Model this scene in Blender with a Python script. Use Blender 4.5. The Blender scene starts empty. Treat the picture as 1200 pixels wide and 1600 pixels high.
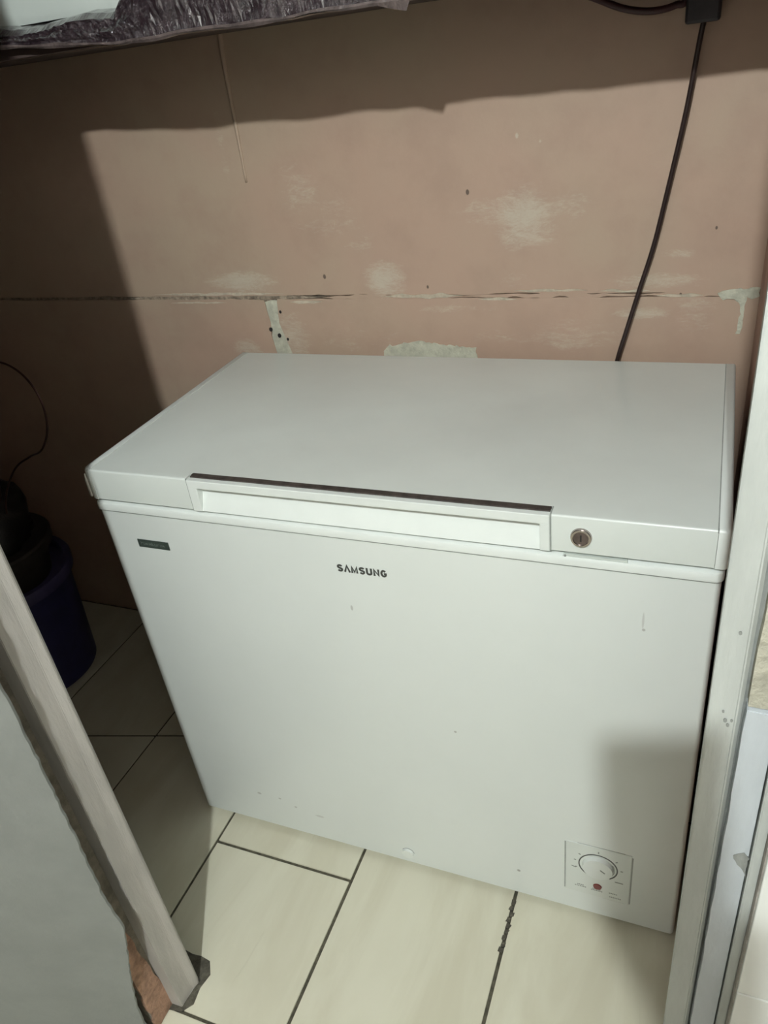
import bpy, bmesh, math, random
from mathutils import Vector, Matrix, noise
random.seed(7)
S = bpy.context.scene
COL = S.collection

# ------------------------------------------------------------------ camera
cam_d = bpy.data.cameras.new('camera')
cam = bpy.data.objects.new('camera', cam_d); COL.objects.link(cam)
cam.location = (0.9515, -0.8612, 1.4333)
cam.rotation_euler = (1.0205, 0.1178, 0.3703)
cam_d.sensor_fit = 'VERTICAL'; cam_d.sensor_height = 36.0
cam_d.lens = 36.0 * 1202.6 / 1600.0
cam_d.clip_start = 0.005
S.camera = cam

# ------------------------------------------------------------------ world, exposure
wd = bpy.data.worlds.new('world'); S.world = wd; wd.use_nodes = True
wd.node_tree.nodes['Background'].inputs[0].default_value = (0.01, 0.01, 0.01, 1)
wd.node_tree.nodes['Background'].inputs[1].default_value = 1.0
S.view_settings.view_transform = 'Standard'
S.view_settings.look = 'None'
S.view_settings.gamma = 1.0
S.view_settings.use_curve_mapping = False
S.view_settings.exposure = 0.0
LAMP = Vector((0.93, -1.70, 2.38))
LAMP_STRENGTH = 5800.0
LAMP_COLOR = (0.95, 1.0, 0.985)

FZ = -0.012                     # top of the floor tiles
# ------------------------------------------------------------------ materials
class NT:
    def __init__(s, name):
        s.m = bpy.data.materials.new(name); s.m.use_nodes = True
        s.t = s.m.node_tree; s.b = s.t.nodes['Principled BSDF']
    def n(s, typ, **kw):
        o = s.t.nodes.new(typ)
        for k, v in kw.items(): setattr(o, k, v)
        return o
    def l(s, a, b): s.t.links.new(a, b)
    def val(s, sock, v):
        if hasattr(v, 'is_linked') or isinstance(v, bpy.types.NodeSocket): s.l(v, sock)
        else: sock.default_value = v
    def math(s, op, a, b=None, c=None, clamp=False):
        o = s.n('ShaderNodeMath', operation=op); o.use_clamp = clamp
        s.val(o.inputs[0], a)
        if b is not None: s.val(o.inputs[1], b)
        if c is not None: s.val(o.inputs[2], c)
        return o.outputs[0]
    def ramp(s, x, a, b, lo=0.0, hi=1.0):
        o = s.n('ShaderNodeMapRange'); o.interpolation_type = 'SMOOTHSTEP'
        s.val(o.inputs[0], x); o.inputs[1].default_value = a; o.inputs[2].default_value = b
        o.inputs[3].default_value = lo; o.inputs[4].default_value = hi
        return o.outputs[0]
    def coord(s): return s.n('ShaderNodeTexCoord').outputs['Object']
    def mapv(s, vec, scale=(1,1,1), loc=(0,0,0)):
        o = s.n('ShaderNodeMapping'); s.l(vec, o.inputs[0])
        o.inputs[1].default_value = loc; o.inputs[3].default_value = scale
        return o.outputs[0]
    def noise(s, vec, scale, detail=4, rough=0.55, dist=0.0):
        o = s.n('ShaderNodeTexNoise'); s.l(vec, o.inputs['Vector'])
        o.inputs['Scale'].default_value = scale; o.inputs['Detail'].default_value = detail
        o.inputs['Roughness'].default_value = rough; o.inputs['Distortion'].default_value = dist
        return o.outputs['Fac']
    def mix(s, f, a, b):
        o = s.n('ShaderNodeMix', data_type='RGBA')
        s.val(o.inputs[0], f)
        for sock, v in ((o.inputs[6], a), (o.inputs[7], b)):
            if isinstance(v, tuple): sock.default_value = (*v, 1) if len(v) == 3 else v
            else: s.l(v, sock)
        return o.outputs[2]
    def color(s, c):
        if isinstance(c, tuple): s.b.inputs['Base Color'].default_value = (*c, 1)
        else: s.l(c, s.b.inputs['Base Color'])
    def rough(s, r): s.val(s.b.inputs['Roughness'], r)
    def bump(s, h, strength=0.2, dist=0.01):
        o = s.n('ShaderNodeBump'); o.inputs['Strength'].default_value = strength
        o.inputs['Distance'].default_value = dist; s.l(h, o.inputs['Height'])
        s.l(o.outputs[0], s.b.inputs['Normal'])

def basic(name, col, rough=0.5, var=0.12, scale=30.0, metal=0.0, bump=0.0, bscale=None, stretch=(1,1,1), spec=None):
    m = NT(name); v = m.mapv(m.coord(), stretch)
    f = m.noise(v, scale, 5, 0.6)
    d = tuple(c * (1 - var) for c in col); u = tuple(min(1, c * (1 + var)) for c in col)
    m.color(m.mix(m.ramp(f, 0.3, 0.7), d, u)); m.rough(rough)
    m.b.inputs['Metallic'].default_value = metal
    if spec is not None: m.b.inputs['Specular IOR Level'].default_value = spec
    if bump: m.bump(m.noise(v, bscale or scale * 2, 5, 0.6), bump, 0.01)
    return m.m

def blob(m, X, Z, x, z, rx, rz):
    """soft elliptical mask, 1 at the middle"""
    a = m.math('DIVIDE', m.math('SUBTRACT', X, x), rx); b = m.math('DIVIDE', m.math('SUBTRACT', Z, z), rz)
    r = m.math('ADD', m.math('MULTIPLY', a, a), m.math('MULTIPLY', b, b))
    return m.math('SUBTRACT', 1.0, r, clamp=True)

def wall_material():
    m = NT('pink_wall_paint'); co = m.coord()
    sep = m.n('ShaderNodeSeparateXYZ'); m.l(co, sep.inputs[0]); X, Z = sep.outputs[0], sep.outputs[2]
    big = m.noise(co, 2.6, 3, 0.5); mid = m.noise(co, 11, 4, 0.6)
    c = m.mix(m.ramp(big, 0.35, 0.65), (0.445, 0.316, 0.240), (0.432, 0.335, 0.248))
    c = m.mix(m.ramp(mid, 0.4, 0.75, 0, 0.45), c, (0.375, 0.262, 0.20))
    # chalky scuffs and old filler showing through, where the wall has them
    sc = [(0.00, 1.022, 0.12, 0.030, 1.0), (0.34, 1.022, 0.055, 0.05, 1.0), (0.626, 1.125, 0.075, 0.075, 1.0),
          (0.545, 1.14, 0.06, 0.04, .6), (0.70, 1.15, 0.07, 0.035, .55), (0.173, 1.198, 0.06, 0.06, .65), (0.23, 1.15, 0.10, 0.06, .4),
          (0.86, 1.012, 0.10, 0.018, .9), (0.84, 0.952, 0.07, 0.016, .8), (0.93, 0.95, 0.06, 0.05, .6),
          (0.71, 0.91, 0.12, 0.05, .55), (0.58, 0.905, 0.10, 0.03, .4), (0.10, 0.90, 0.06, 0.07, .8), (-0.02, 0.87, 0.05, 0.03, .9),
          (0.47, 0.963, 0.12, 0.012, .6), (0.60, 1.02, 0.04, 0.03, .5), (0.90, 1.06, 0.04, 0.012, .8), (0.25, 0.90, 0.12, 0.05, .35),
          (0.30, 1.09, 0.05, 0.03, .45), (0.02, 1.29, 0.012, 0.10, .5), (0.615, 1.266, 0.004, 0.006, 1.5), (0.655, 1.255, 0.004, 0.004, 1.0)]
    tot = None
    for (x, z, rx, rz, k) in sc:
        b = m.math('MULTIPLY', blob(m, X, Z, x, z, rx, rz), k)
        tot = b if tot is None else m.math('MAXIMUM', tot, b)
    st = m.noise(m.mapv(co, (11, 11, 34)), 1.0, 9, 0.80, 0.7)
    st2 = m.noise(m.mapv(co, (60, 60, 150)), 1.0, 5, 0.7, 1.0)
    smax = m.math('MULTIPLY_ADD', tot, 0.28, m.math('ADD', m.math('MULTIPLY', st, 0.65), m.math('MULTIPLY', st2, 0.35)))
    f = m.ramp(smax, 0.58, 0.86, 0, 0.66)
    f = m.math('MULTIPLY', f, m.ramp(tot, 0.0, 0.12))
    c = m.mix(f, c, (0.56, 0.52, 0.42))
    # sparse fine scratches everywhere
    sp = m.noise(m.mapv(co, (24, 24, 60)), 1.0, 8, 0.8)
    c = m.mix(m.ramp(sp, 0.70, 0.80, 0, 0.5), c, (0.66, 0.60, 0.48))
    # nail holes
    for (x, z, r) in ((0.203, 1.03, .0040), (0.428, 1.006, .0028), (0.902, 0.987, .0028), (0.521, 1.179, .0040), (0.95, 1.10, .0024)):
        c = m.mix(m.ramp(blob(m, X, Z, x, z, r, r * 1.5), 0.1, 0.6, 0, .85), c, (0.07, 0.05, 0.04))
    m.color(c); m.rough(0.55)
    m.bump(m.math('ADD', m.noise(co, 45, 5, 0.65), m.math('MULTIPLY', f, -0.6)), 0.18, 0.004)
    return m.m

def tile_material():
    m = NT('cream_marbled_tile'); co = m.coord()
    oi = m.n('ShaderNodeObjectInfo').outputs['Random']
    off = m.n('ShaderNodeVectorMath', operation='ADD'); m.l(co, off.inputs[0])
    cmb = m.n('ShaderNodeCombineXYZ'); m.l(m.math('MULTIPLY', oi, 7.0), cmb.inputs[0]); m.l(cmb.outputs[0], off.inputs[1])
    v = off.outputs[0]
    f = m.noise(m.mapv(v, (9, 2.2, 1)), 1.0, 5, 0.6, 0.8)
    g = m.noise(m.mapv(v, (30, 5, 1)), 1.0, 6, 0.65, 1.2)
    c = m.mix(m.ramp(f, 0.3, 0.7), (0.60, 0.58, 0.45), (0.68, 0.67, 0.54))
    c = m.mix(m.ramp(g, 0.62, 0.80, 0, 0.30), c, (0.42, 0.40, 0.30))
    dirt = m.noise(v, 60, 4, 0.7)
    c = m.mix(m.ramp(dirt, 0.74, 0.80, 0, 0.5), c, (0.25, 0.20, 0.15))
    m.color(c); m.rough(m.ramp(f, 0.2, 0.8, 0.30, 0.42)); m.bump(f, 0.05, 0.003)
    return m.m

def enamel_material():
    m = NT('white_enamel'); co = m.coord()
    sep = m.n('ShaderNodeSeparateXYZ'); m.l(co, sep.inputs[0]); X, Z = sep.outputs[0], sep.outputs[2]
    f = m.noise(co, 3.0, 4, 0.6); g = m.noise(co, 26, 5, 0.7)
    c = m.mix(m.ramp(f, 0.35, 0.7), (0.725, 0.775, 0.75), (0.75, 0.80, 0.775))
    c = m.mix(m.ramp(g, 0.45, 0.9, 0, 0.03), c, (0.45, 0.44, 0.38))
    for (x, z, rx, rz, k) in ((0.463, .662, .0026, .0065, .5), (0.909, .72, .0018, .017, .35), (0.9105, .704, .0028, .0028, .6), (0.72, .073, .004, .004, .8),
                              (0.16, .10, .006, .004, .5), (0.21, .10, .004, .003, .5), (0.245, .085, .004, .003, .5), (0.30, .075, .012, .004, .3), (0.62, .42, .003, .003, .6)):
        c = m.mix(m.math('MULTIPLY', m.ramp(blob(m, X, Z, x - .5, z - FZ, rx, rz), 0, .7), k), c, (0.30, 0.30, 0.27))
    m.color(c); m.rough(0.32)
    m.b.inputs['Coat Weight'].default_value = 0.15
    return m.m

M = {}
M['wall'] = wall_material()
M['tile'] = tile_material()
M['enamel'] = enamel_material()
M['lid'] = basic('lid_enamel', (0.685, 0.735, 0.70), 0.28, 0.035, 4.0, spec=0.5)
M['plastic'] = basic('white_plastic', (0.75, 0.80, 0.77), 0.32, 0.02, 12)
M['capgrime'] = basic('scuffed_end_cap', (0.62, 0.61, 0.57), 0.45, 0.25, 60)
M['mortar'] = basic('grey_mortar', (0.30, 0.245, 0.185), 0.9, 0.45, 70, bump=0.6)
M['cream'] = basic('chipped_cream_filler', (0.50, 0.44, 0.345), 0.85, 0.15, 55, bump=0.4)
M['filler'] = basic('grey_green_filler', (0.52, 0.52, 0.42), 0.85, 0.14, 55, bump=0.5, bscale=120)
M['grout'] = basic('dark_grout', (0.085, 0.08, 0.055), 0.9, 0.35, 90, bump=0.4)
M['cement'] = basic('bare_cement', (0.105, 0.098, 0.075), 0.95, 0.35, 80, bump=0.7)
M['dark'] = basic('dark_rubber', (0.022, 0.02, 0.02), 0.45, 0.2, 60)
M['slot'] = basic('dark_brown_strip', (0.055, 0.045, 0.04), 0.55, 0.4, 80)
M['ink'] = basic('dark_print', (0.05, 0.055, 0.05), 0.4, 0.1, 60)
M['greyink'] = basic('grey_print', (0.26, 0.29, 0.27), 0.5, 0.1, 60)
M['badge'] = basic('dark_green_badge', (0.05, 0.068, 0.058), 0.3, 0.2, 120)
M['badgetext'] = basic('badge_print', (0.12, 0.145, 0.13), 0.35, 0.1, 60)
M['groove'] = basic('seam_and_gap_shade', (0.33, 0.36, 0.34), 0.6, 0.1, 60)  # grey of the seams, also painted as gap shade round the plate
M['chrome'] = basic('lock_chrome', (0.42, 0.38, 0.36), 0.22, 0.1, 40, metal=1.0)
M['locked'] = basic('lock_barrel', (0.16, 0.13, 0.125), 0.3, 0.2, 90, metal=0.8)
M['red'] = basic('red_lens', (0.22, 0.035, 0.03), 0.35, 0.1, 60)
M['panel'] = basic('grey_painted_board', (0.225, 0.24, 0.228), 0.7, 0.06, 9, bump=0.12, bscale=60)
M['post'] = basic('grey_white_post_paint', (0.41, 0.395, 0.365), 0.6, 0.12, 18, bump=0.25, bscale=50, stretch=(1, 1, .25))
M['recess'] = basic('dusty_render', (0.22, 0.20, 0.16), 0.95, 0.3, 30, bump=0.6)
M['brick'] = basic('orange_brick_render', (0.36, 0.22, 0.15), 0.95, 0.3, 45, bump=0.6)
M['jamb'] = basic('pale_grey_post_paint', (0.47, 0.50, 0.475), 0.55, 0.10, 22, bump=0.25, bscale=45, stretch=(1, 1, .2))
M['jambgrime'] = basic('grimy_grey_paint', (0.25, 0.265, 0.25), 0.7, 0.25, 40, bump=0.4, stretch=(1, 1, .3))
M['jambblue'] = basic('bluish_white_paint', (0.50, 0.545, 0.575), 0.42, 0.08, 16, bump=0.2, bscale=40, stretch=(1, 1, .3))
M['plaster'] = basic('bare_beige_plaster', (0.43, 0.42, 0.34), 0.9, 0.15, 40, bump=0.5)
M['whitetile'] = basic('white_glazed_tile', (0.80, 0.83, 0.80), 0.16, 0.02, 6)
M['tilejoint'] = basic('pale_tile_joint', (0.33, 0.31, 0.28), 0.9, 0.2, 60)
M['sidewall'] = basic('pink_side_wall', (0.40, 0.255, 0.20), 0.75, 0.18, 9, bump=0.25)
M['ceil'] = basic('ceiling_paint', (0.34, 0.32, 0.30), 0.9, 0.1, 8)
M['alcoveceil'] = basic('alcove_ceiling_paint', (0.26, 0.13, 0.11), 0.9, 0.1, 8)
M['nearwall'] = basic('near_room_paint', (0.37, 0.33, 0.305), 0.85, 0.1, 6)
M['cable'] = basic('dark_brown_cable', (0.022, 0.012, 0.011), 0.38, 0.2, 30)
M['redcable'] = basic('maroon_cable', (0.045, 0.012, 0.014), 0.45, 0.2, 30)
M['plug'] = basic('black_plug_plastic', (0.018, 0.014, 0.018), 0.5, 0.3, 40)
M['socket'] = basic('socket_plastic', (0.42, 0.40, 0.40), 0.45, 0.08, 30)
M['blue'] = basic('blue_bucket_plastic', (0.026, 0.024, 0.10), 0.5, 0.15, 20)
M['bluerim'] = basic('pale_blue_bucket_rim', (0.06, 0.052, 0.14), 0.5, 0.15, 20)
M['pot'] = basic('dark_brown_pot', (0.028, 0.022, 0.02), 0.6, 0.25, 20)
M['bag'] = basic('black_bag', (0.008, 0.007, 0.008), 0.45, 0.3, 20, bump=0.4)
M['wire'] = basic('thin_wire', (0.09, 0.045, 0.04), 0.3, 0.2, 20, metal=0.5)
M['wood'] = basic('dark_shelf_board', (0.06, 0.04, 0.035), 0.7, 0.3, 14, stretch=(.2, 1, 1))
M['hem'] = basic('cloudy_film_edge', (0.10, 0.078, 0.074), 0.35, 0.45, 40, bump=0.3)
M['tub'] = basic('white_tub', (0.60, 0.66, 0.62), 0.35, 0.04, 8)
M['skin'] = basic('skin', (0.36, 0.21, 0.14), 0.55, 0.05, 20)
M['shirt'] = basic('grey_shirt', (0.16, 0.17, 0.2), 0.9, 0.1, 60)
M['trouser'] = basic('dark_trousers', (0.05, 0.05, 0.07), 0.9, 0.1, 60)
M['hair'] = basic('black_hair', (0.012, 0.010, 0.009), 0.5, 0.3, 90, stretch=(1, 1, .2))
M['lampmetal'] = basic('lamp_holder', (0.6, 0.6, 0.58), 0.4, 0.05, 20)

def film_material():
    m = NT('dark_shiny_film'); co = m.coord()
    f = m.noise(m.mapv(co, (22, 22, 30)), 1.0, 6, 0.7, 1.5); g = m.noise(m.mapv(co, (150, 150, 110)), 1.0, 3, 0.6, 1.0)
    m.color(m.mix(m.ramp(f, 0.35, 0.7), (0.020, 0.012, 0.016), (0.05, 0.036, 0.042))); m.rough(0.16)
    m.b.inputs['Coat Weight'].default_value = 1.0; m.b.inputs['Coat Roughness'].default_value = 0.12; m.b.inputs['Specular IOR Level'].default_value = 0.8
    m.bump(m.math('ADD', m.math('MULTIPLY', f, 1.2), m.math('MULTIPLY', g, 0.5)), 0.6, 0.01)
    return m.m
M['film'] = film_material()
def bulb_material():
    m = NT('lit_bulb'); m.color((1, 1, 1))
    m.b.inputs['Emission Color'].default_value = (*LAMP_COLOR, 1)
    m.b.inputs['Emission Strength'].default_value = LAMP_STRENGTH
    return m.m
M['bulb'] = bulb_material()

# ------------------------------------------------------------------ helpers
def link(name, bm, mat, parent=None, smooth=False, recalc=True):
    """ONE mesh object; vertices are in world space unless parent is an Empty at a base (then they move with it)"""
    if recalc: bmesh.ops.recalc_face_normals(bm, faces=bm.faces[:])
    me = bpy.data.meshes.new(name); bm.to_mesh(me); bm.free()
    me.materials.append(M[mat] if isinstance(mat, str) else mat)
    if smooth:
        for p in me.polygons: p.use_smooth = True
    o = bpy.data.objects.new(name, me); COL.objects.link(o)
    if parent is not None:
        root = parent
        base = Vector((0, 0, 0))
        while root is not None: base += root.location; root = root.parent
        me.transform(Matrix.Translation(-base)); o.parent = parent
    return o
def thing(name, label, cat, loc, group=None):
    o = bpy.data.objects.new(name, None); COL.objects.link(o); o.location = loc; o.empty_display_size = .05
    tag(o, label, cat, group); return o
def tag(o, label, cat, group=None):
    o['label'] = label; o['category'] = cat
    if group: o['group'] = group
    return o
def struct(o): o['kind'] = 'structure'; return o

def box(x0, x1, y0, y1, z0, z1, bev=0.0, seg=2, bm=None):
    b = bmesh.new()
    bmesh.ops.create_cube(b, size=1.0)
    for v in b.verts: v.co = Vector((x0 + (v.co.x + .5) * (x1 - x0), y0 + (v.co.y + .5) * (y1 - y0), z0 + (v.co.z + .5) * (z1 - z0)))
    if bev: bmesh.ops.bevel(b, geom=b.edges[:], offset=bev, segments=seg, profile=0.5, affect='EDGES')
    return join(bm, b)
def join(bm, b):
    if bm is None: return b
    me = bpy.data.meshes.new('t'); b.to_mesh(me); b.free(); bm.from_mesh(me); bpy.data.meshes.remove(me); return bm
def prism(pts, axis, a, b, bm=None, bev=0.0):
    """polygon in the two other axes, extruded along axis from a to b"""
    B = bmesh.new()
    def P(u, v, w): return {'x': (w, u, v), 'y': (u, w, v), 'z': (u, v, w)}[axis]
    r0 = [B.verts.new(P(u, v, a)) for u, v in pts]; r1 = [B.verts.new(P(u, v, b)) for u, v in pts]
    n = len(pts)
    B.faces.new(r0); B.faces.new(r1[::-1])
    for i in range(n): B.faces.new((r0[i], r1[i], r1[(i + 1) % n], r0[(i + 1) % n]))
    if bev: bmesh.ops.bevel(B, geom=B.edges[:], offset=bev, segments=2, affect='EDGES')
    return join(bm, B)
def lathe(prof, cx, cy, seg=40, bm=None):
    B = bmesh.new(); rings = []
    for r, z in prof:
        rings.append([B.verts.new((cx + r * math.cos(2 * math.pi * i / seg), cy + r * math.sin(2 * math.pi * i / seg), z)) for i in range(seg)])
    for a, b in zip(rings, rings[1:]):
        for i in range(seg): B.faces.new((a[i], a[(i + 1) % seg], b[(i + 1) % seg], b[i]))
    B.faces.new(rings[0][::-1]); B.faces.new(rings[-1])
    return join(bm, B)
def spline(pts, n):
    pts = [Vector(p) for p in pts]; out = []
    P = [2 * pts[0] - pts[1]] + pts + [2 * pts[-1] - pts[-2]]
    for i in range(1, len(P) - 2):
        for k in range(n):
            t = k / n; a, b, c, d = P[i - 1:i + 3]
            out.append(.5 * ((2 * b) + (c - a) * t + (2 * a - 5 * b + 4 * c - d) * t * t + (3 * b - a - 3 * c + d) * t ** 3))
    out.append(pts[-1]); return out
def tube(pts, r, seg=10, bm=None, n=8):
    pts = spline(pts, n) if n else [Vector(p) for p in pts]
    B = bmesh.new(); rings = []; up = Vector((0.13, 0.9, 0.31)).normalized()
    for i, p in enumerate(pts):
        t = (pts[min(i + 1, len(pts) - 1)] - pts[max(i - 1, 0)]).normalized()
        a = t.cross(up).normalized(); b = t.cross(a).normalized()
        rr = r(i / (len(pts) - 1)) if callable(r) else r
        rings.append([B.verts.new(p + a * rr * math.cos(2 * math.pi * k / seg) + b * rr * math.sin(2 * math.pi * k / seg)) for k in range(seg)])
    for a, b in zip(rings, rings[1:]):
        for k in range(seg): B.faces.new((a[k], a[(k + 1) % seg], b[(k + 1) % seg], b[k]))
    B.faces.new(rings[0][::-1]); B.faces.new(rings[-1])
    return join(bm, B)
def disc_y(cx, cz, r, y0, y1, seg=32, bm=None, r1=None, rz=1.0):
    """cylinder along y (front at y1 < y0)"""
    return prism_taper([(cx + r * math.cos(2 * math.pi * i / seg), cz + rz * r * math.sin(2 * math.pi * i / seg)) for i in range(seg)],
                       [(cx + (r1 or r) * math.cos(2 * math.pi * i / seg), cz + rz * (r1 or r) * math.sin(2 * math.pi * i / seg)) for i in range(seg)], y0, y1, bm)
def prism_taper(p0, p1, y0, y1, bm=None):
    B = bmesh.new(); r0 = [B.verts.new((u, y0, v)) for u, v in p0]; r1 = [B.verts.new((u, y1, v)) for u, v in p1]; n = len(p0)
    B.faces.new(r0); B.faces.new(r1[::-1])
    for i in range(n): B.faces.new((r0[i], r1[i], r1[(i + 1) % n], r0[(i + 1) % n]))
    return join(bm, B)
def arc_strip(cx, cz, r, w, a0, a1, y0, y1, n=40, bm=None):
    B = bmesh.new(); prev = None
    for i in range(n + 1):
        a = a0 + (a1 - a0) * i / n
        q = [B.verts.new((cx + rr * math.cos(a), y, cz + rr * math.sin(a))) for rr, y in ((r - w / 2, y0), (r - w / 2, y1), (r + w / 2, y1), (r + w / 2, y0))]
        if prev:
            for k in range(4): B.faces.new((prev[k], prev[(k + 1) % 4], q[(k + 1) % 4], q[k]))
        else: B.faces.new(q)
        prev = q
    B.faces.new(prev[::-1]); return join(bm, B)
def stroke(pts, w, y0, y1, bm):
    """a thick polyline in the xz plane, mitred, from y0 (back) to y1 (front)"""
    P = [Vector((a, b)) for a, b in pts]; L = []; R = []
    for i, p in enumerate(P):
        d0 = (p - P[i - 1]).normalized() if i else (P[1] - P[0]).normalized()
        d1 = (P[i + 1] - p).normalized() if i < len(P) - 1 else d0
        n0 = Vector((-d0.y, d0.x)); n1 = Vector((-d1.y, d1.x)); n = (n0 + n1).normalized()
        k = min(1.6, 1 / max(.3, n.dot(n0)))
        L.append(p + n * w / 2 * k); R.append(p - n * w / 2 * k)
    for i in range(len(P) - 1):
        prism([tuple(L[i]), tuple(L[i + 1]), tuple(R[i + 1]), tuple(R[i])], 'y', y0, y1, bm)
    return bm
def rough_poly(pts, step, amp, seed):
    """outline with small irregular wobble"""
    out = []; rnd = random.Random(seed); n = len(pts)
    for i in range(n):
        a = Vector(pts[i]); b = Vector(pts[(i + 1) % n]); k = max(1, int((b - a).length / step))
        for j in range(k):
            p = a.lerp(b, j / k); out.append((p.x + rnd.uniform(-amp, amp), p.y + rnd.uniform(-amp, amp)))
    return out

# ================================================================== THE SETTING
FZ = -0.012                     # top of the floor tiles
WY = 0.59                       # face of the back wall
# ---- floor: dark grout bed with tiles laid on it
floor = struct(link('floor', box(-1.30, 2.0, -2.6, WY, FZ - .10, FZ - .003), 'grout'))
def tile_piece(poly, g=0.0026):
    # shrink the convex outline by the half joint and bevel its top edge
    c = Vector((sum(p[0] for p in poly) / len(poly), sum(p[1] for p in poly) / len(poly)))
    n = len(poly); out = []
    area = sum(poly[i][0] * poly[(i + 1) % n][1] - poly[(i + 1) % n][0] * poly[i][1] for i in range(n))
    if area < 0: poly = poly[::-1]
    lines = []
    for i in range(n):
        a = Vector(poly[i]); b = Vector(poly[(i + 1) % n]); d = (b - a).normalized(); nn = Vector((-d.y, d.x)); lines.append((a + nn * g, d))
    for i in range(n):
        (a, d), (b, e) = lines[i - 1], lines[i]
        den = d.x * e.y - d.y * e.x
        t = ((b.x - a.x) * e.y - (b.y - a.y) * e.x) / den
        out.append(tuple(a + d * t))
    o = link('tile', prism(out, 'z', FZ - .010, FZ, bev=0.0008), 'tile', floor)
    return o
TW = 0.324; X0 = 0.063
cols = {k: (X0 + k * TW, X0 + (k + 1) * TW) for k in range(-4, 5)}
def cut(x): return 0.105 + 0.27 * (x + 0.449)
rows = {0: [-0.066, -0.391], 1: [0.26, -0.392], 2: [0.26, -0.392], 3: [0.26, -0.392], 4: [0.26, -.392]}
ymin, ymax = -2.595, 0.588
for k, (xa, xb) in cols.items():
    xa = max(xa, -1.29); xb = min(xb, 1.99)
    if k < 0:
        ca, cb = (cut(xa), cut(xb)) if k >= -2 else (0.12, 0.12)
        tile_piece([(xa, ca), (xb, cb), (xb, ymax), (xa, ymax)])
        ys = [-0.47, -1.0, -1.65, ymin]
        tile_piece([(xa, ys[0]), (xb, ys[0]), (xb, cb), (xa, ca)])
    else:
        r = rows[k]
        tile_piece([(xa, r[0]), (xb, r[0]), (xb, ymax), (xa, ymax)], 0.0024 if k else 0.0030)
        tile_piece([(xa, r[1]), (xb, r[1]), (xb, r[0]), (xa, r[0])], 0.0034)
        ys = [r[1], -1.04, -1.69, ymin]
    for a, b in zip(ys, ys[1:]): tile_piece([(xa, b), (xb, b), (xb, a), (xa, a)])
# broken tile corner by the left post, bare cement showing
link('broken_corner', prism(rough_poly([(.110, -.292), (.192, -.296), (.204, -.318), (.199, -.345), (.204, -.372), (.190, -.392), (.150, -.398), (.11, -.38)], .02, .0018, 3), 'z', FZ - .004, FZ + .0012), 'cement', floor)
bmj = bmesh.new()
for i in range(9):   # crumbled joint edge further along the floor
    x = .7105 + random.uniform(-.002, .004); y = -.015 - i * .012
    prism(rough_poly([(x - .004, y - .005), (x + .004, y - .004), (x + .005, y + .004), (x - .003, y + .005)], .004, .0012, i), 'z', FZ - .004, FZ + .0006, bmj)
link('joint_crumbs', bmj, 'cement', floor)['kind'] = 'stuff'

# ---- back wall: mortar bed, three painted panels, filled joints
wall = struct(link('wall_back', box(-1.30, 1.20, WY + .006, WY + .12, FZ - .1, 2.62), 'mortar'))
def wobble_edge(xa, xb, z, n, amp, seed):
    return [(xa + (xb - xa) * i / n, z + amp * (noise.noise(Vector((xa + (xb - xa) * i / n * 1.0, seed, 0)) * 9) + .6 * noise.noise(Vector((xa + (xb - xa) * i / n, seed, 3)) * 41))) for i in range(n + 1)]
JZ = 0.987
top = wobble_edge(-1.30, 1.20, JZ + .004, 150, .004, 1.0)
link('wall_panel', prism(top + [(1.20, 2.62), (-1.30, 2.62)], 'y', WY + .05, WY), 'wall', wall)
lowl = wobble_edge(-1.30, .046, JZ - .004, 80, .004, 5.0)
vl = [(.052, .93), (.048, .90), (.053, .86), (.050, .60), (.053, FZ)]
link('wall_panel', prism(lowl[:-1] + [(.046, JZ - .006)] + vl + [(-1.30, FZ)], 'y', WY + .05, WY), 'wall', wall)
lowr = wobble_edge(.080, 1.20, JZ - .004, 70, .003, 9.0)
vr = [(.085, FZ), (.088, .60), (.093, .86), (.082, .90), (.074, .93), (.078, JZ - .012)]
link('wall_panel', prism(lowr + [(1.20, FZ)] + vr, 'y', WY + .05, WY), 'wall', wall)
# joint filler, a little behind and here and there proud of the paint
def filler_strip(xa, xb, z, h, y, seed, mat='filler', nm='joint_filler'):
    n = max(4, int((xb - xa) / .007)); up = []; dn = []
    for i in range(n + 1):
        x = xa + (xb - xa) * i / n; e = min(1, 4 * i / n, 4 * (n - i) / n)
        a = noise.noise(Vector((x * 34, seed, 0))); b = noise.noise(Vector((x * 34, seed, 7)))
        up.append((x, z + h * e * (.45 + .6 * a))); dn.append((x, z - h * e * (.45 + .6 * b)))
    return link(nm, prism(up + dn[::-1], 'y', WY + .02, y), mat, wall)
for a in ((-.34, .20, JZ, .015, WY + .0005, 1), (.19, .50, JZ - .001, .013, WY + .0004, 2), (.48, .86, JZ, .008, WY + .0006, 3), (.84, 1.03, JZ + .001, .010, WY + .0004, 4)):
    filler_strip(*a, mat='mortar' if a[5] == 1 else 'wall')
for a in ((-.24, .10, JZ + .0085, .006, WY - .0008, 11), (.11, .19, JZ - .010, .007, WY - .0008, 12), (.33, .50, JZ + .001, .008, WY - .0012, 13), (.53, .61, JZ - .006, .005, WY - .0008, 14),
          (.60, .74, JZ + .010, .005, WY - .0012, 15), (.76, .85, JZ + .008, .005, WY - .0008, 16), (.86, .94, JZ - .001, .006, WY - .0012, 17), (-.20, -.05, JZ - .011, .004, WY - .0008, 18)):
    filler_strip(*a, mat='cream')
link('joint_filler', prism(rough_poly([(.047, .982), (.078, .982), (.086, .93), (.095, .86), (.096, .60), (.05, .60), (.051, .86), (.049, .92)], .012, .0022, 21), 'y', WY + .02, WY + .0015), 'filler', wall)
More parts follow.
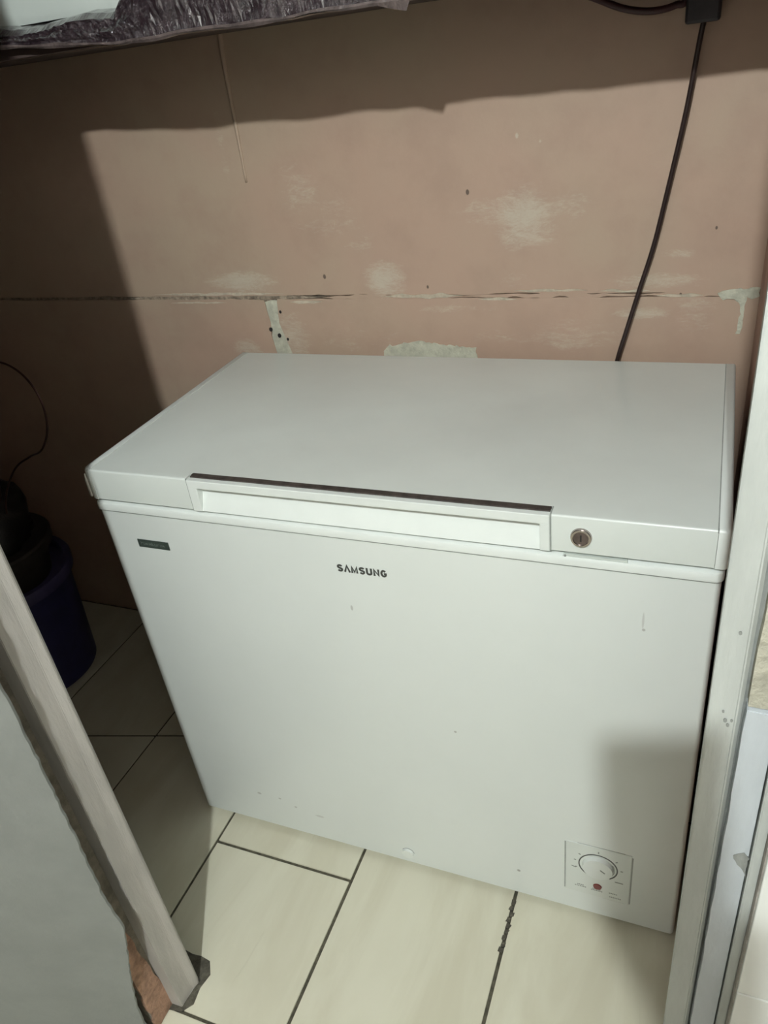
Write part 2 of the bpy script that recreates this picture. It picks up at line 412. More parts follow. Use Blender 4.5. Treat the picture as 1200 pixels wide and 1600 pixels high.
for x, z, r in ((.049, .915, .0042), (.068, .901, .0042), (.082, .955, .003), (.088, .893, .003)):
    link('nail_hole', disc_y(x, z, r, WY + .005, WY - .0004, 12, rz=1.2), 'dark', wall)
link('filler_patch', prism(rough_poly([(.315, .80), (.318, .872), (.330, .884), (.345, .881), (.365, .889), (.39, .893), (.42, .891), (.45, .886), (.475, .885), (.505, .881), (.521, .882), (.523, .80)], .006, .0022, 31), 'y', WY + .01, WY - .0022), 'filler', wall)
link('filler_patch', prism(rough_poly([(.964, .990), (.985, .996), (1.029, .999), (1.029, .985), (1.019, .980), (1.012, .984), (1.008, .96), (1.009, .93), (1.006, .916), (1.000, .918), (1.003, .95), (.999, .972), (.990, .980), (.972, .978)], .006, .0016, 32), 'y', WY + .01, WY - .002), 'filler', wall)
link('plaster_ridge', tube([(.068, WY, 1.50), (.064, WY - .001, 1.43), (.063, WY - .001, 1.32), (.061, WY, 1.222)], lambda t: .0062 - .0035 * t, 8), 'wall', wall, True)

# ---- right side wall of the alcove, left wall, ceilings, near room shell
struct(link('wall_right', box(1.030, 1.20, -.25, WY + .006, FZ - .1, 2.62), 'sidewall'))
struct(link('wall_left', box(-1.42, -1.30, -.34, WY + .12, FZ - .1, 2.62), 'sidewall'))
struct(link('wall_near_left', box(-1.42, -1.30, -2.6, -.34, FZ - .1, 2.62), 'nearwall'))
struct(link('ceiling', box(-1.42, 2.12, -2.72, -.30, 2.62, 2.72), 'ceil'))
struct(link('ceiling_alcove', box(-1.42, 2.12, -.30, WY + .12, 2.62, 2.72), 'alcoveceil'))
struct(link('wall_near_right', box(2.0, 2.12, -2.6, -.25, FZ - .1, 2.62), 'nearwall'))
struct(link('wall_near_back', box(-1.42, 2.12, -2.72, -2.6, FZ - .1, 2.62), 'nearwall'))

# ---- partition with the doorway
part_l = struct(link('wall_partition_left', box(-1.30, .163, -.428, -.328, FZ - .05, 2.62), 'recess'))
# front board, standing slightly askew: u runs along it from its torn edge to the left
BA = Vector((.219, -.430)); BD = Vector((-1, -.36)).normalized()
edge = [(.0, 2.62), (.003, 2.2), (-.002, 1.8), (.002, 1.4), (-.001, 1.15), (.0, .84), (.002, .69), (.005, .55), (.009, .42), (.003, .335), (.020, .253), (.040, .165), (.050, .10), (.056, FZ)]
ee = []
for i in range(len(edge) - 1):
    a = Vector(edge[i]); b = Vector(edge[i + 1]); k = max(1, int((b - a).length / .010))
    for j in range(k):
        p = a.lerp(b, j / k); ee.append((p.x + random.uniform(-.0013, .0013), p.y))
ee.append((.056, FZ))
bb = prism(ee + [(1.32, FZ), (1.32, 2.62)], 'y', 0.0, .0045)
BN = Vector((-BD.y, BD.x))
if BN.y < 0: BN = -BN
for v in bb.verts:
    u, t, z = v.co; q = BA + BD * u + BN * t; v.co = (q.x, q.y, z)
link('board', bb, 'panel', part_l)
link('bare_brick', prism(rough_poly([(-.428, FZ + .001), (-.386, FZ + .001), (-.386, .06), (-.395, .17), (-.402, .27), (-.412, .31), (-.428, .30)], .02, .002, 41), 'x', .160, .1665), 'brick', part_l)
post = [(.150, -.386), (.1885, -.385), (.1895, -.352), (.1945, -.339), (.1880, -.3315), (.176, -.324), (.150, -.324)]
tl = struct(link('trim_1', prism(post, 'z', FZ + .003, 2.0, bev=.0010), 'post'))
# right: stepped profile of post, grimy groove, bluish board, edging, tiled wall
tr = struct(link('trim_2', prism([(.984, -.338), (1.006, -.340), (1.010, -.336), (1.012, -.20), (.9915, -.20)], 'z', FZ, 2.0, bev=.0012), 'jamb'))
for x, z, r in ((.999, 1.003, .0012), (.998, .905, .0015), (1.0005, .900, .0013), (.9955, .915, .0009), (1.003, .906, .0011)): link('nail_hole', disc_y(x, z, r, -.335, -.3405, 10, rz=1.5), 'jambgrime', tr)
part_r = struct(link('wall_partition_right', box(1.009, 2.0, -.329, -.22, FZ - .05, 2.62), 'jambgrime'))
b_edge = [(1.0125 + random.uniform(-.0006, .0006), z / 50) for z in range(0, 46)]
link('board', prism([(x, z) for x, z in b_edge] + [(1.013, .925), (1.036, .925), (1.036, FZ), (1.0125, FZ)], 'y', -.325, -.3445, bev=.0008), 'jambblue', part_r)
link('bare_plaster', prism(rough_poly([(1.0135, .928), (1.0135, 2.6), (1.046, 2.6), (1.046, .928)], .03, .0008, 51), 'y', -.325, -.342), 'plaster', part_r)
link('edging', prism([(1.0375, FZ), (1.0375, .925), (1.0465, .925), (1.0465, FZ)], 'y', -.325, -.350, bev=.001), 'jamb', part_r)
link('chip', prism(rough_poly([(1.022, .735), (1.031, .742), (1.0362, .735), (1.0362, .705), (1.033, .715), (1.028, .722)], .004, .0008, 52), 'y', -.34, -.3452), 'jambgrime', part_r)
link('tile_bed', box(1.0468, 1.99, -.360, -.32, FZ, 2.2), 'tilejoint', part_r)
ZT = .538; HT = .236
for j in range(-3, 7):
    z0 = max(FZ + .002, ZT + j * HT + .0012); z1 = ZT + (j + 1) * HT - .0012
    if z1 < z0 + .02: continue
    for i in range(4):
        x0 = 1.048 + i * .236
        link('tile', box(x0, min(1.99, x0 + .2336), -.3655, -.357, z0, z1, .0012), 'whitetile', part_r)
struct(link('wall_header', box(-1.30, 2.0, -.35, -.22, 2.0, 2.62), 'panel'))

# ================================================================== CHEST FREEZER
W, D = 1.0, 0.5405
fr = thing('chest_freezer', 'white chest freezer with closed lid, recessed handle and lock, against the pink wall', 'freezer', (0.5, 0.27, FZ))
def rounded_rect(x0, x1, y0, y1, r, n=6):
    out = []
    for cx, cy, a in ((x1 - r, y0 + r, -90), (x1 - r, y1 - r, 0), (x0 + r, y1 - r, 90), (x0 + r, y0 + r, 180)):
        for i in range(n + 1): t = math.radians(a + 90 * i / n); out.append((cx + r * math.cos(t), cy + r * math.sin(t)))
    return out
def ringstack(layers, n=6):
    """layers of (x0,x1,y0,y1,r,z) lofted; first and last are capped"""
    B = bmesh.new(); rings = [[B.verts.new((x, y, l[5])) for x, y in rounded_rect(*l[:5], n)] for l in layers]
    for a, b in zip(rings, rings[1:]):
        k = len(a)
        for i in range(k): B.faces.new((a[i], a[(i + 1) % k], b[(i + 1) % k], b[i]))
    B.faces.new(rings[0][::-1]); B.faces.new(rings[-1]); return B
def shade(o, ang=35):
    for p in o.data.polygons: p.use_smooth = True
    o.data.set_sharp_from_angle(angle=math.radians(ang)); return o
RB = 0.7985
body = shade(link('body', ringstack([(.004, W - .004, .004, D - .01, .006, 0.0), (0, W, 0, D - .006, .008, .004), (0, W, 0, D - .006, .008, RB + .004)]), 'enamel', fr))
shade(link('seam', ringstack([(-.0005, W + .0005, -.0005, D - .005, .008, RB - .0012), (-.0005, W + .0005, -.0005, D - .005, .008, RB + .0016)]), 'groove', fr))
rim = shade(link('rim', ringstack([(-.0010, W + .0010, -.0015, D - .003, .010, RB + .0012), (-.0025, W + .0025, -.0042, D - .002, .012, RB + .0030), (-.0025, W + .0025, -.0045, D - .002, .012, RB + .0125),
    (-.0018, W + .0018, -.0030, D - .003, .011, RB + .0155), (-.0005, W + .0005, .0010, D - .006, .010, RB + .0176), (.002, W - .002, .006, D - .008, .010, RB + .0186), (.02, W - .02, .03, D - .03, .010, RB + .019)]), 'plastic', fr))
shade(link('gasket', ringstack([(.006, W - .006, .008, D - .012, .01, RB + .019), (.006, W - .006, .008, D - .012, .01, RB + .0262)]), 'dark', fr))
LB, LT = 0.8235, 0.8800
lid = fr
HX0, HX1 = .2085, .7835                      # handle insert
xa, xb = .012, W - .0115                      # metal skin between the two end caps
# lid skin: one sheet with the handle bay left open at the front, top edges rolled over
y0 = -.0035
lb = prism([(xa, y0), (HX0, y0), (HX0, .0150), (HX1, .0150), (HX1, y0), (xb, y0), (xb, D), (xa, D)], 'z', LB, LT)
roll = [e for e in lb.edges if all(abs(v.co.z - LT) < 1e-6 for v in e.verts) and (all(abs(v.co.y - y0) < 1e-6 for v in e.verts) or all(abs(v.co.y - D) < 1e-6 for v in e.verts))]
bmesh.ops.bevel(lb, geom=roll, offset=.0035, segments=4, profile=.5, affect='EDGES')
lidskin = link('lid', lb, 'lid', fr); shade(lidskin, 25)
lid = lidskin
for (a, b, m, side) in ((-.0055, .0115, 'plastic', -1), (W - .0110, W + .0045, 'plastic', 1)):
    y0 = -.0040; r = .014 if side < 0 else .007
    xo, xi = (a, b) if side < 0 else (b, a)
    # rounded front corner, seen from above
    pts = [(xi, y0)]
    for i in range(7):
        t = math.radians(90 * i / 6); pts.append((xo - side * r + side * r * math.sin(t), y0 + r - r * math.cos(t)))
    pts += [(xo, D + .0005), (xi, D + .0005)]
    B = bmesh.new()
    lay = [(0, LB - .001), (0, LT - .005), (.0014, LT - .0016), (.0045, LT + .0007)]
    rings = []
    for ins, z in lay:
        ring = []
        for (px, py) in pts:
            qx = px; qy = py
            if abs(px - xi) > 1e-6: qx = px - side * ins
            qy = py + ins * max(0, 1 - (py - y0) / .02) if py < .05 else py - ins
            ring.append(B.verts.new((qx, qy, z)))
        rings.append(ring)
    for p, q in zip(rings, rings[1:]):
        for i in range(len(p)): B.faces.new((p[i], p[(i + 1) % len(p)], q[(i + 1) % len(p)], q[i]))
    B.faces.new(rings[0]); B.faces.new(rings[-1])
    ec = shade(link('end_cap', B, m, lidskin), 40)
    if side > 0: link('cap_seam', box(W - .0124, W - .0108, -.0037, D - .004, LT - .004, LT + .0004), 'groove', lidskin)
gb = bmesh.new()   # scuffs on the left corner
prism(rough_poly([(-.0042, LB + .004), (-.0030, LB + .04), (-.0010, LB + .048), (.0, LB + .02), (-.001, LB + .004)], .006, .0008, 61), 'y', -.0015, -.0043, gb)
link('scuff', gb, 'capgrime', lidskin)
# handle insert
hd = link('handle', box(HX0, HX1, -.0055, .0125, LT - .0155, LT - .0012, .0012), 'plastic', lidskin)
link('handle_cheek', box(HX0, HX0 + .0165, -.0055, .0125, LB - .0018, LT - .0145, .001), 'plastic', hd)
link('handle_cheek', box(HX1 - .0135, HX1, -.0055, .0125, LB - .0018, LT - .0145, .001), 'plastic', hd)
# scooped grip: deep at the top, running out to the front at the bottom
gp = [(.0140, LT - .0150), (.0110, LT - .022), (.0035, LB + .016), (-.0020, LB + .004), (-.0040, LB - .001), (.016, LB - .001), (.016, LT - .015)]
shade(link('grip_recess', prism(gp, 'x', HX0 + .016, HX1 - .013), 'plastic', hd), 40)
link('dark_strip', box(HX0 + .001, HX1 - .001, .0105, .0152, LT - .014, LT + .0006), 'slot', lidskin)  # dark brown strip along the slot behind the handle
ds = bmesh.new(); prism(rough_poly([(HX0 + .002, .0045), (HX1 - .001, .0040), (HX1 - .001, .0155), (HX0 + .002, .0158)], .05, .0004, 62), 'z', LT - .006, LT + .0008, ds)
link('dark_strip', ds, 'slot', lidskin)
link('handle_seam', box(HX1 + .0002, HX1 + .0018, -.0058, .016, LB - .001, LT + .0008), 'groove', lidskin)
link('handle_seam', box(HX0 - .0016, HX0 - .0003, -.0040, .010, LB, LT + .0002), 'groove', lidskin)
# lock
lx, lz = .8245, .8490
lk = shade(link('lock', disc_y(lx, lz, .0150, .0, -.0065, 36, r1=.0135), 'chrome', lidskin), 40)
link('lock_barrel', disc_y(lx, lz, .0105, .0, -.0070, 32, r1=.0100), 'locked', lk)
link('key_slot', box(lx - .0011, lx + .0011, -.0076, -.004, lz - .005, lz + .005), 'dark', lk)
shade(link('lock_collar', arc_strip(lx, lz, .0118, .0022, 0, 2 * math.pi, -.004, -.0082, 36), 'chrome', lk), 30)
# torn sticker on the ledge
sb = bmesh.new(); prism(rough_poly([(.800, -.0062), (.885, -.0066), (.882, .0035), (.803, .004)], .01, .0007, 63), 'z', RB + .016, RB + .0196, sb)
# badge, lettering, control plate
bd = link('badge', box(.0635, .1285, -.0012, .002, .7290, .7450), 'badge', fr)
bt = bmesh.new(); rnd = random.Random(5)
for i in range(9):
    x = .0700 + i * .0058
    h = .0062 if i in (0, 4) else .0042
    stroke([(x, .7345), (x, .7345 + h)], .0010, -.0010, -.0016, bt)
    stroke([(x, .7345 + (0 if i % 2 else .004)), (x + .0034, .7345 + (0 if i % 3 else .004))], .0010, -.0010, -.0016, bt)
    if i % 2: stroke([(x + .0034, .7345), (x + .0034, .7387)], .0010, -.0010, -.0016, bt)
link('badge_lettering', bt, 'badgetext', bd)
def arcp(cx, cy, rx, ry, a0, a1, n): return [(cx + rx * math.cos(math.radians(a0 + (a1 - a0) * i / n)), cy + ry * math.sin(math.radians(a0 + (a1 - a0) * i / n))) for i in range(n + 1)]
GL = {'S': [arcp(.40, .71, .27, .20, 20, 180, 7) + [(.15, .62), (.28, .53), (.52, .47), (.66, .38)] + arcp(.40, .29, .27, .20, 0, -160, 7)],
      'A': [[(.06, .0), (.40, .97), (.74, .0)]],
      'M': [[(.10, .0), (.10, .92), (.44, .12), (.78, .92), (.78, .0)]],
      'U': [[(.11, 1.0), (.11, .34)] + arcp(.40, .32, .29, .23, 180, 360, 8) + [(.69, .34), (.69, 1.0)]],
      'N': [[(.11, .0), (.11, .90), (.69, .10), (.69, 1.0)]],
      'G': [arcp(.41, .50, .30, .41, 42, 330, 14) + [(.68, .46), (.44, .46)]]}
lt = bmesh.new(); x = .4500; hgt = .0128; adv = .0121
for ch in 'SAMSUNG':
    for st in GL[ch]: stroke([(x + a * .0123, .7345 + b * hgt) for a, b in st], .0033, .0003, -.0006, lt)
    x += adv * (1.1 if ch == 'M' else 1.0)
link('lettering', lt, 'ink', fr)
cx0, cx1, cz0, cz1 = .8075, .9200, .0590, .2010
cp = link('control_plate', box(cx0, cx1, -.0012, .002, cz0, cz1, .0008), 'lid', fr)
for q in ((cx0 - .0022, cx0 - .0003, -.0008, .001, cz0 + .004, cz1 - .003), (cx1 + .0003, cx1 + .0022, -.0008, .001, cz0 + .003, cz1 - .006),
          (cx0 + .02, cx1 - .012, -.0004, .001, cz1 + .0002, cz1 + .0009), (cx1 - .045, cx1 - .008, -.0004, .001, cz0 - .0010, cz0 - .0002)):
    link('plate_gap_shade', box(*q), 'groove', cp)  # shade of the gap round the plate, put in as grey strips
dx, dz = .8640, .1480
link('dial_ring', arc_strip(dx, dz, .0330, .0022, math.radians(-52), math.radians(236), -.0010, -.0016, 48), 'ink', cp)
kn = shade(link('dial_knob', disc_y(dx, dz, .0275, -.001, -.0085, 40, r1=.0255), 'plastic', cp), 40)
link('dial_mark', prism([(dx + .004, dz + .0020), (dx + .012, dz - .0045), (dx + .0135, dz - .0030), (dx + .0055, dz + .0038)], 'y', -.008, -.0090), 'greyink', kn)
link('dial_rim', arc_strip(dx, dz, .0283, .0010, math.radians(-60), math.radians(30), -.001, -.0018, 20), 'greyink', cp)
tk = bmesh.new()
for a in (200, 172, 143, 90, 40, 5):
    c, s_ = math.cos(math.radians(a)), math.sin(math.radians(a)); stroke([(dx + .0385 * c, dz + .0385 * s_), (dx + .0425 * c, dz + .0425 * s_)], .0022, -.001, -.0015, tk)
stroke([(dx + .030, dz - .031), (dx + .044, dz - .031)], .0024, -.001, -.0015, tk)
stroke([(dx - .046, dz - .014), (dx - .038, dz - .016)], .0018, -.001, -.0015, tk)
link('dial_ticks', tk, 'greyink', cp)['kind'] = 'stuff'
link('indicator_lamp', shade and disc_y(.8645, .0905, .0078, -.001, -.0030, 24, r1=.0070), 'red', cp)
tx = bmesh.new()
for (a, b, z) in ((.8245, .8455, .0790), (.8290, .8410, .0835), (.8535, .8745, .0775), (.8560, .8720, .0815), (.8850, .9010, .0800), (.8860, .9080, .0690)):
    n = int((b - a) / .0030)
    for i in range(n): stroke([(a + i * .003, z), (a + i * .003 + .0019, z + (.0006 if i % 2 else 0))], .0026, -.001, -.0014, tx)
link('plate_print', tx, 'greyink', cp)
dp = shade(link('drain_plug', disc_y(.493, .034, .0125, .001, -.0055, 28, r1=.0115), 'plastic', fr), 40)
link('plug_shadow_gap', arc_strip(.493, .034, .0131, .0010, math.radians(10), math.radians(150), .001, -.0008, 20), 'groove', fr)
for (px, py) in ((.07, .05), (.93, .05), (.07, D - .06), (.93, D - .06)):
    link('foot', lathe([(.018, FZ), (.020, FZ + .004), (.020, .006)], px, py, 18), 'dark', fr)
bsh = bmesh.new(); prism(rough_poly([(.800, RB + .0160), (.802, RB + .0200), (.884, RB + .0196), (.885, RB + .0164)], .006, .0005, 64), 'y', .004, -.0022, bsh)
link('torn_sticker', bsh, 'tub', fr)
link('sticker_mark', disc_y(.8035, RB + .0175, .0018, .004, -.0030, 10), 'jambgrime', fr)

# ================================================================== POWER LEAD, PLUG, SOCKET
so = thing('wall_socket', 'pale wall socket high on the pink wall holding a black plug', 'socket', (.905, WY, 1.48))
link('socket_plate', box(.862, .948, WY - .012, WY - .0003, 1.436, 1.53, .003), 'socket', so)
link('socket_rim', box(.874, .936, WY - .016, WY - .011, 1.447, 1.518, .002), 'socket', so)
pl = thing('power_lead', 'dark brown freezer power lead running down the wall from its black plug', 'cable', (.903, WY - .04, 1.40))
link('plug', box(.8785, .9265, WY - .055, WY - .0125, 1.400, 1.478, .004), 'plug', pl)
link('cord', tube([(.904, .560, 1.402), (.900, .560, 1.375), (.889, .564, 1.285), (.871, .570, 1.178), (.853, .572, 1.08), (.834, .571, 1.006), (.815, .568, .93), (.801, .566, .873), (.785, .566, .78), (.78, .566, .5), (.80, .566, .2), (.84, .566, .02)], .0040, 10), 'cable', pl, True)
tag(link('hanging_wire', tube([(.60, .586, 1.53), (.68, .582, 1.478), (.745, .575, 1.449), (.79, .570, 1.430), (.83, .570, 1.4225), (.862, .575, 1.426), (.8765, .578, 1.436), (.872, .584, 1.52)], .0052, 10), 'redcable', None, True),
    'maroon wire looping across the wall just left of the black plug', 'wire')

# ================================================================== SHELF WITH FILM, TUB
sh = thing('wall_shelf', 'dark wall shelf wrapped in shiny crinkled plastic film above the freezer', 'shelf', (.0, WY, 1.48))
link('shelf_board', box(-1.28, 1.02, .290, WY, 1.478, 1.502), 'wood', sh)
def hemz(x):
    z = 1.474 + .0030 * noise.noise(Vector((x * 7, 2.2, 0))) + .0018 * noise.noise(Vector((x * 23, 2.2, 5)))
    z += .085 * max(0, min(.3, .09 - x))
    return z
def topz(x):
    return 1.522 + .10 * max(0, min(1, (x - .075) / .12)) ** .8 + .010 * noise.noise(Vector((x * 8, .3, 4)))
B = bmesh.new(); rings = []; NX = 460; rj = random.Random(12)
for i in range(NX + 1):
    x = -1.26 + 2.26 * i / NX; z0 = hemz(x); z1 = max(topz(x), z0 + .028); ring = []
    prof = [(.580, z1 - .01), (.46, z1), (.36, z1 + .004), (.318, z1 - .004), (.302, z1 - .012)]
    for k in range(1, 10): t = k / 10; prof.append((.300 - .011 * t + .004 * math.sin(t * 7), (z1 - .012) * (1 - t) + (z0 + .006) * t))
    prof += [(.2885, z0 + .003), (.2895, z0), (.296, z0 - .0012), (.304, z0 + .0016), (.36, 1.4772)]
    for j, (y, z) in enumerate(prof):
        q = Vector((x * 16, y * 20, z * 22)); d = noise.noise(q) * .0045 + noise.noise(q * 2.7) * .0028 + noise.noise(q * 6.1) * .0012
        f = 1.0 if 2 < j < len(prof) - 4 else .25
        d += rj.uniform(-.0011, .0011) if 3 < j < len(prof) - 5 else 0
        ring.append(B.verts.new((x + .5 * d * f, y - .018 - d * f, z + (.6 * d * f if j < len(prof) - 4 else 0))))
    rings.append(ring)
for a, b in zip(rings, rings[1:]):
    for k in range(len(a) - 1): B.faces.new((a[k], b[k], b[k + 1], a[k + 1]))
film = link('film_cover', B, 'film', sh)
# cloudy lower edge of the film with a torn scrap
B = bmesh.new(); prev = None
for i in range(201):
    x = -.16 + 1.16 * i / 200; z0 = hemz(x)
    h = .0045 + .003 * noise.noise(Vector((x * 15, 6, 6))); drop = .001 + .0035 * noise.noise(Vector((x * 11, 1, 9)))
    s = .553
    if s - .045 < x < s: drop += .012 * (x - s + .045) / .045
    q = [B.verts.new((x, y, z)) for y, z in ((.2680, z0 + h), (.2670, z0 + .3 * h), (.2692, z0 - drop), (.2702, z0 - drop), (.2686, z0 + .3 * h), (.2694, z0 + h))]
    if prev:
        for k in range(6): B.faces.new((prev[k], prev[(k + 1) % 6], q[(k + 1) % 6], q[k]))
    else: B.faces.new(q)
    prev = q
B.faces.new(prev[::-1]); link('film_hem', B, 'hem', sh)
tb = thing('storage_tub', 'white plastic tub standing on the film-wrapped shelf at the upper left', 'tub', (-.16, .42, 1.53))
TZ = 1.5235
shade(link('tub_body', ringstack([(-.34, .060, .328, .52, .02, TZ), (-.352, .075, .322, .53, .03, TZ + .012), (-.365, .09, .315, .54, .035, TZ + .17)]), 'tub', tb), 40)
shade(link('tub_lid', ringstack([(-.372, .097, .309, .547, .036, TZ + .17), (-.372, .097, .309, .547, .036, TZ + .19), (-.36, .085, .32, .535, .03, TZ + .196)]), 'tub', tb), 40)

# ================================================================== BUCKET, POT, BAG, WIRE in the dark corner
BX, BY = -.765, .290
bk = thing('bucket', 'blue plastic bucket on the floor in the dark corner left of the freezer', 'bucket', (BX, BY, FZ))
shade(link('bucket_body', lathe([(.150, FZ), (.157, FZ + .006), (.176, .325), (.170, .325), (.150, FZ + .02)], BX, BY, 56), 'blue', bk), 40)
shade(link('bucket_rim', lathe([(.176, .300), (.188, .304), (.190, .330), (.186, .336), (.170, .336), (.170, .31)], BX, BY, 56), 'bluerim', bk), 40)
pt = thing('plant_pot', 'dark round pot nested inside the blue bucket', 'pot', (BX, BY, .10))
shade(link('pot_body', lathe([(.10, .12), (.150, .415), (.140, .415), (.095, .14)], BX, BY, 48), 'pot', pt), 40)
shade(link('pot_rim', lathe([(.149, .395), (.163, .398), (.165, .422), (.160, .428), (.140, .426)], BX, BY, 48), 'pot', pt), 40)
B = bmesh.new(); bmesh.ops.create_icosphere(B, subdivisions=4, radius=1.0)
for v in B.verts:
    q = v.co * 2.3; d = 1 + .16 * noise.noise(q) + .10 * noise.noise(q * 2.3) + .05 * noise.noise(q * 5)
    v.co = Vector((BX - .02 + v.co.x * .145 * d, BY + v.co.y * .14 * d, .47 + v.co.z * .16 * d))
tag(link('plastic_bag', B, 'bag', None, True), 'black crumpled plastic bag stuffed into the dark pot in the corner', 'bag')
ring = [(-.522 + .117 * math.cos(math.radians(a)), .315 + .02 * math.sin(math.radians(a)), .810 + .115 * math.sin(math.radians(a))) for a in range(-50, 200, 20)]
tag(link('wire_loop', tube([(BX + .10, BY, .41), (-.635, .30, .56), (-.57, .31, .655), (-.508, .315, .694)] + ring + [(-.62, .31, .68), (BX + .10, BY + .03, .58), (BX + .06, BY + .02, .42)], .0026, 8), 'wire', None, True),
    'thin dark wire bent into a standing loop above the bucket', 'wire')

# ================================================================== CEILING LAMP (the light of the place)
lp = thing('pendant_bulb', 'bare lit bulb hanging from the ceiling in front of the doorway', 'lamp', (LAMP.x, LAMP.y, 2.62))
link('bulb', lathe([(.004, LAMP.z - .026)] + [(.026 * math.cos(math.radians(a)), LAMP.z + .026 * math.sin(math.radians(a))) for a in range(-75, 61, 15)] + [(.011, LAMP.z + .028)], LAMP.x, LAMP.y, 24), 'bulb', lp, True)
link('lamp_holder', lathe([(.014, LAMP.z + .0275), (.016, LAMP.z + .03), (.016, LAMP.z + .07), (.007, LAMP.z + .08)], LAMP.x, LAMP.y, 20), 'lampmetal', lp)
link('flex', tube([(LAMP.x, LAMP.y, LAMP.z + .078), (LAMP.x, LAMP.y, 2.605)], .003, 8, n=1), 'dark', lp)
link('ceiling_rose', lathe([(.036, 2.6195), (.036, 2.608), (.012, 2.600)], LAMP.x, LAMP.y, 24), 'lampmetal', lp)

# ================================================================== THE ONE WHO STANDS IN FRONT OF THE FREEZER, HOLDING A PHONE
bpy.context.view_layer.update()
CM = cam.matrix_world.copy()
def C(x, y, z): return CM @ Vector((x, y, z))
ph = thing('smartphone', 'dark smartphone held upright in front of the freezer', 'phone', C(-.010, -.055, .016))
def cbox(x0, x1, y0, y1, z0, z1, bev):
    b = box(x0, x1, y0, y1, z0, z1, bev)
    for v in b.verts: v.co = CM @ v.co
    return b
link('phone_body', cbox(-.066, .020, -.140, .022, .012, .0205, .003), 'plug', ph)
link('screen', cbox(-.063, .017, -.136, .018, .0203, .0209, .0001), 'badge', ph)
# skeleton: (position, radius) per joint
J = {'pelvis': ((1.0, -1.36, .86), .135), 'waist': ((1.0, -1.355, 1.02), .120), 'chest': ((1.0, -1.35, 1.22), .135), 'collar': ((1.0, -1.345, 1.35), .075), 'neck': ((1.0, -1.335, 1.42), .050),
     'skull': ((1.0, -1.315, 1.50), .078), 'crown': ((1.0, -1.32, 1.585), .072),
     'shr': ((1.155, -1.345, 1.335), .058), 'elr': ((1.17, -1.20, 1.08), .042), 'shl': ((.845, -1.345, 1.335), .058), 'ell': ((.80, -1.36, 1.06), .042), 'wrl': ((.79, -1.29, .83), .029), 'pal': ((.79, -1.275, .76), .032),
     'hipr': ((1.085, -1.36, .80), .085), 'knr': ((1.095, -1.345, .44), .058), 'anr': ((1.10, -1.375, .075), .040), 'tor': ((1.11, -1.24, .028), .032),
     'hipl': ((.915, -1.36, .80), .085), 'knl': ((.905, -1.345, .44), .058), 'anl': ((.90, -1.375, .075), .040), 'tol': ((.89, -1.24, .028), .032)}
J['wrr'] = (tuple(C(-.004, -.235, .075)), .029); J['par'] = (tuple(C(-.008, -.165, .040)), .030)
Ed = [('pelvis', 'waist'), ('waist', 'chest'), ('chest', 'collar'), ('collar', 'neck'), ('neck', 'skull'), ('skull', 'crown'), ('collar', 'shr'), ('shr', 'elr'), ('elr', 'wrr'), ('wrr', 'par'), ('collar', 'shl'), ('shl', 'ell'), ('ell', 'wrl'), ('wrl', 'pal'),
      ('pelvis', 'hipr'), ('hipr', 'knr'), ('knr', 'anr'), ('anr', 'tor'), ('pelvis', 'hipl'), ('hipl', 'knl'), ('knl', 'anl'), ('anl', 'tol')]
def finger(nm, root, pts, r):
    prev = root
    for i, q in enumerate(pts):
        k = nm + str(i); J[k] = (tuple(q), r * (1 - .12 * i)); Ed.append((prev, k)); prev = k
for i, y in enumerate((-.098, -.115, -.131, -.146)):      # fingers come round the right edge onto the back of the phone
    finger('fr%d_' % i, 'par', [C(.030, y - .012, .036), C(.041, y, .018), C(.026 - .003 * i, y + .002, .0035)], .0085)
finger('tr', 'par', [C(-.056, -.140, .038), C(-.070, -.110, .026), C(-.068, -.080, .022)], .0095)
for i, dy in enumerate((-.024, -.008, .008, .024)):       # relaxed left hand
    finger('fl%d_' % i, 'pal', [(.792, -1.272 + dy, .715), (.800, -1.268 + dy, .68), (.808, -1.268 + dy, .655)], .0082)
finger('tl', 'pal', [(.800, -1.235, .745), (.805, -1.225, .715)], .0092)
ks = list(J); me = bpy.data.meshes.new('person'); me.from_pydata([J[k][0] for k in ks], [(ks.index(a), ks.index(b)) for a, b in Ed], [])
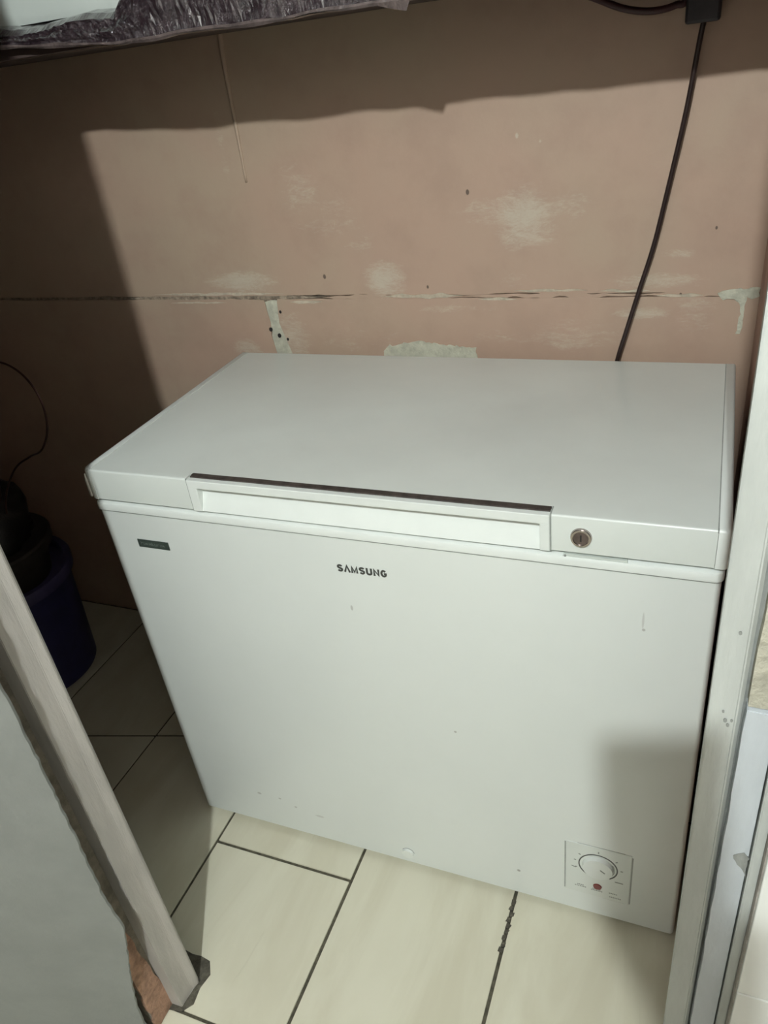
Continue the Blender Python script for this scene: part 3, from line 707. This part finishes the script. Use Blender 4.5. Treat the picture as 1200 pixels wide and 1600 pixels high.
po = bpy.data.objects.new('person', me); COL.objects.link(po)
sk = po.modifiers.new('skin', 'SKIN'); sk.use_smooth_shade = True
for i, k in enumerate(ks):
    r = J[k][1]; v = me.skin_vertices[0].data[i]; v.radius = (r, r); v.use_root = (k == 'pelvis')
for k in ('pelvis', 'waist', 'chest'): me.skin_vertices[0].data[ks.index(k)].radius = (J[k][1] * 1.05, J[k][1] * .75)
ss = po.modifiers.new('sub', 'SUBSURF'); ss.levels = 2; ss.render_levels = 2
bpy.context.view_layer.update()
ev = bpy.data.meshes.new_from_object(po.evaluated_get(bpy.context.evaluated_depsgraph_get()))
po.modifiers.clear(); po.data = ev
ev.materials.clear()
for k in ('skin', 'shirt', 'trouser'): ev.materials.append(M[k])
wr, el = Vector(J['wrr'][0]), Vector(J['elr'][0])
for p in ev.polygons:
    c = p.center; p.use_smooth = True
    hand = (c - wr).length < .16 or c.y > -1.15 or (c.x < .84 and c.z < 1.02)
    p.material_index = 0 if (c.z > 1.40 or (hand and c.z > .5)) else (2 if c.z < .90 else 1)
tag(po, 'person in a grey shirt holding a phone, standing in front of the doorway', 'person')
def onto(name, bm, mat): return link(name, bm, mat, po, True)
onto('hair', lathe([(.086, 1.505), (.094, 1.545), (.090, 1.60), (.066, 1.645), (.025, 1.662)], 1.0, -1.335, 24), 'hair')
onto('nose', lathe([(.004, 1.535), (.011, 1.505), (.013, 1.495), (.006, 1.488)], 1.0, -1.235, 12), 'skin')
for sx in (-1, 1):
    e = bmesh.new(); bmesh.ops.create_uvsphere(e, u_segments=12, v_segments=8, radius=.010, matrix=Matrix.Translation((1.0 + sx * .030, -1.248, 1.530))); onto('eye', e, 'whitetile')
    e = bmesh.new(); bmesh.ops.create_uvsphere(e, u_segments=10, v_segments=8, radius=.022, matrix=Matrix.Translation((1.0 + sx * .082, -1.325, 1.515)) @ Matrix.Diagonal((.4, .8, 1.3, 1))); onto('ear', e, 'skin')
onto('mouth', box(.980, 1.020, -1.245, -1.236, 1.462, 1.470, .003), 'red')
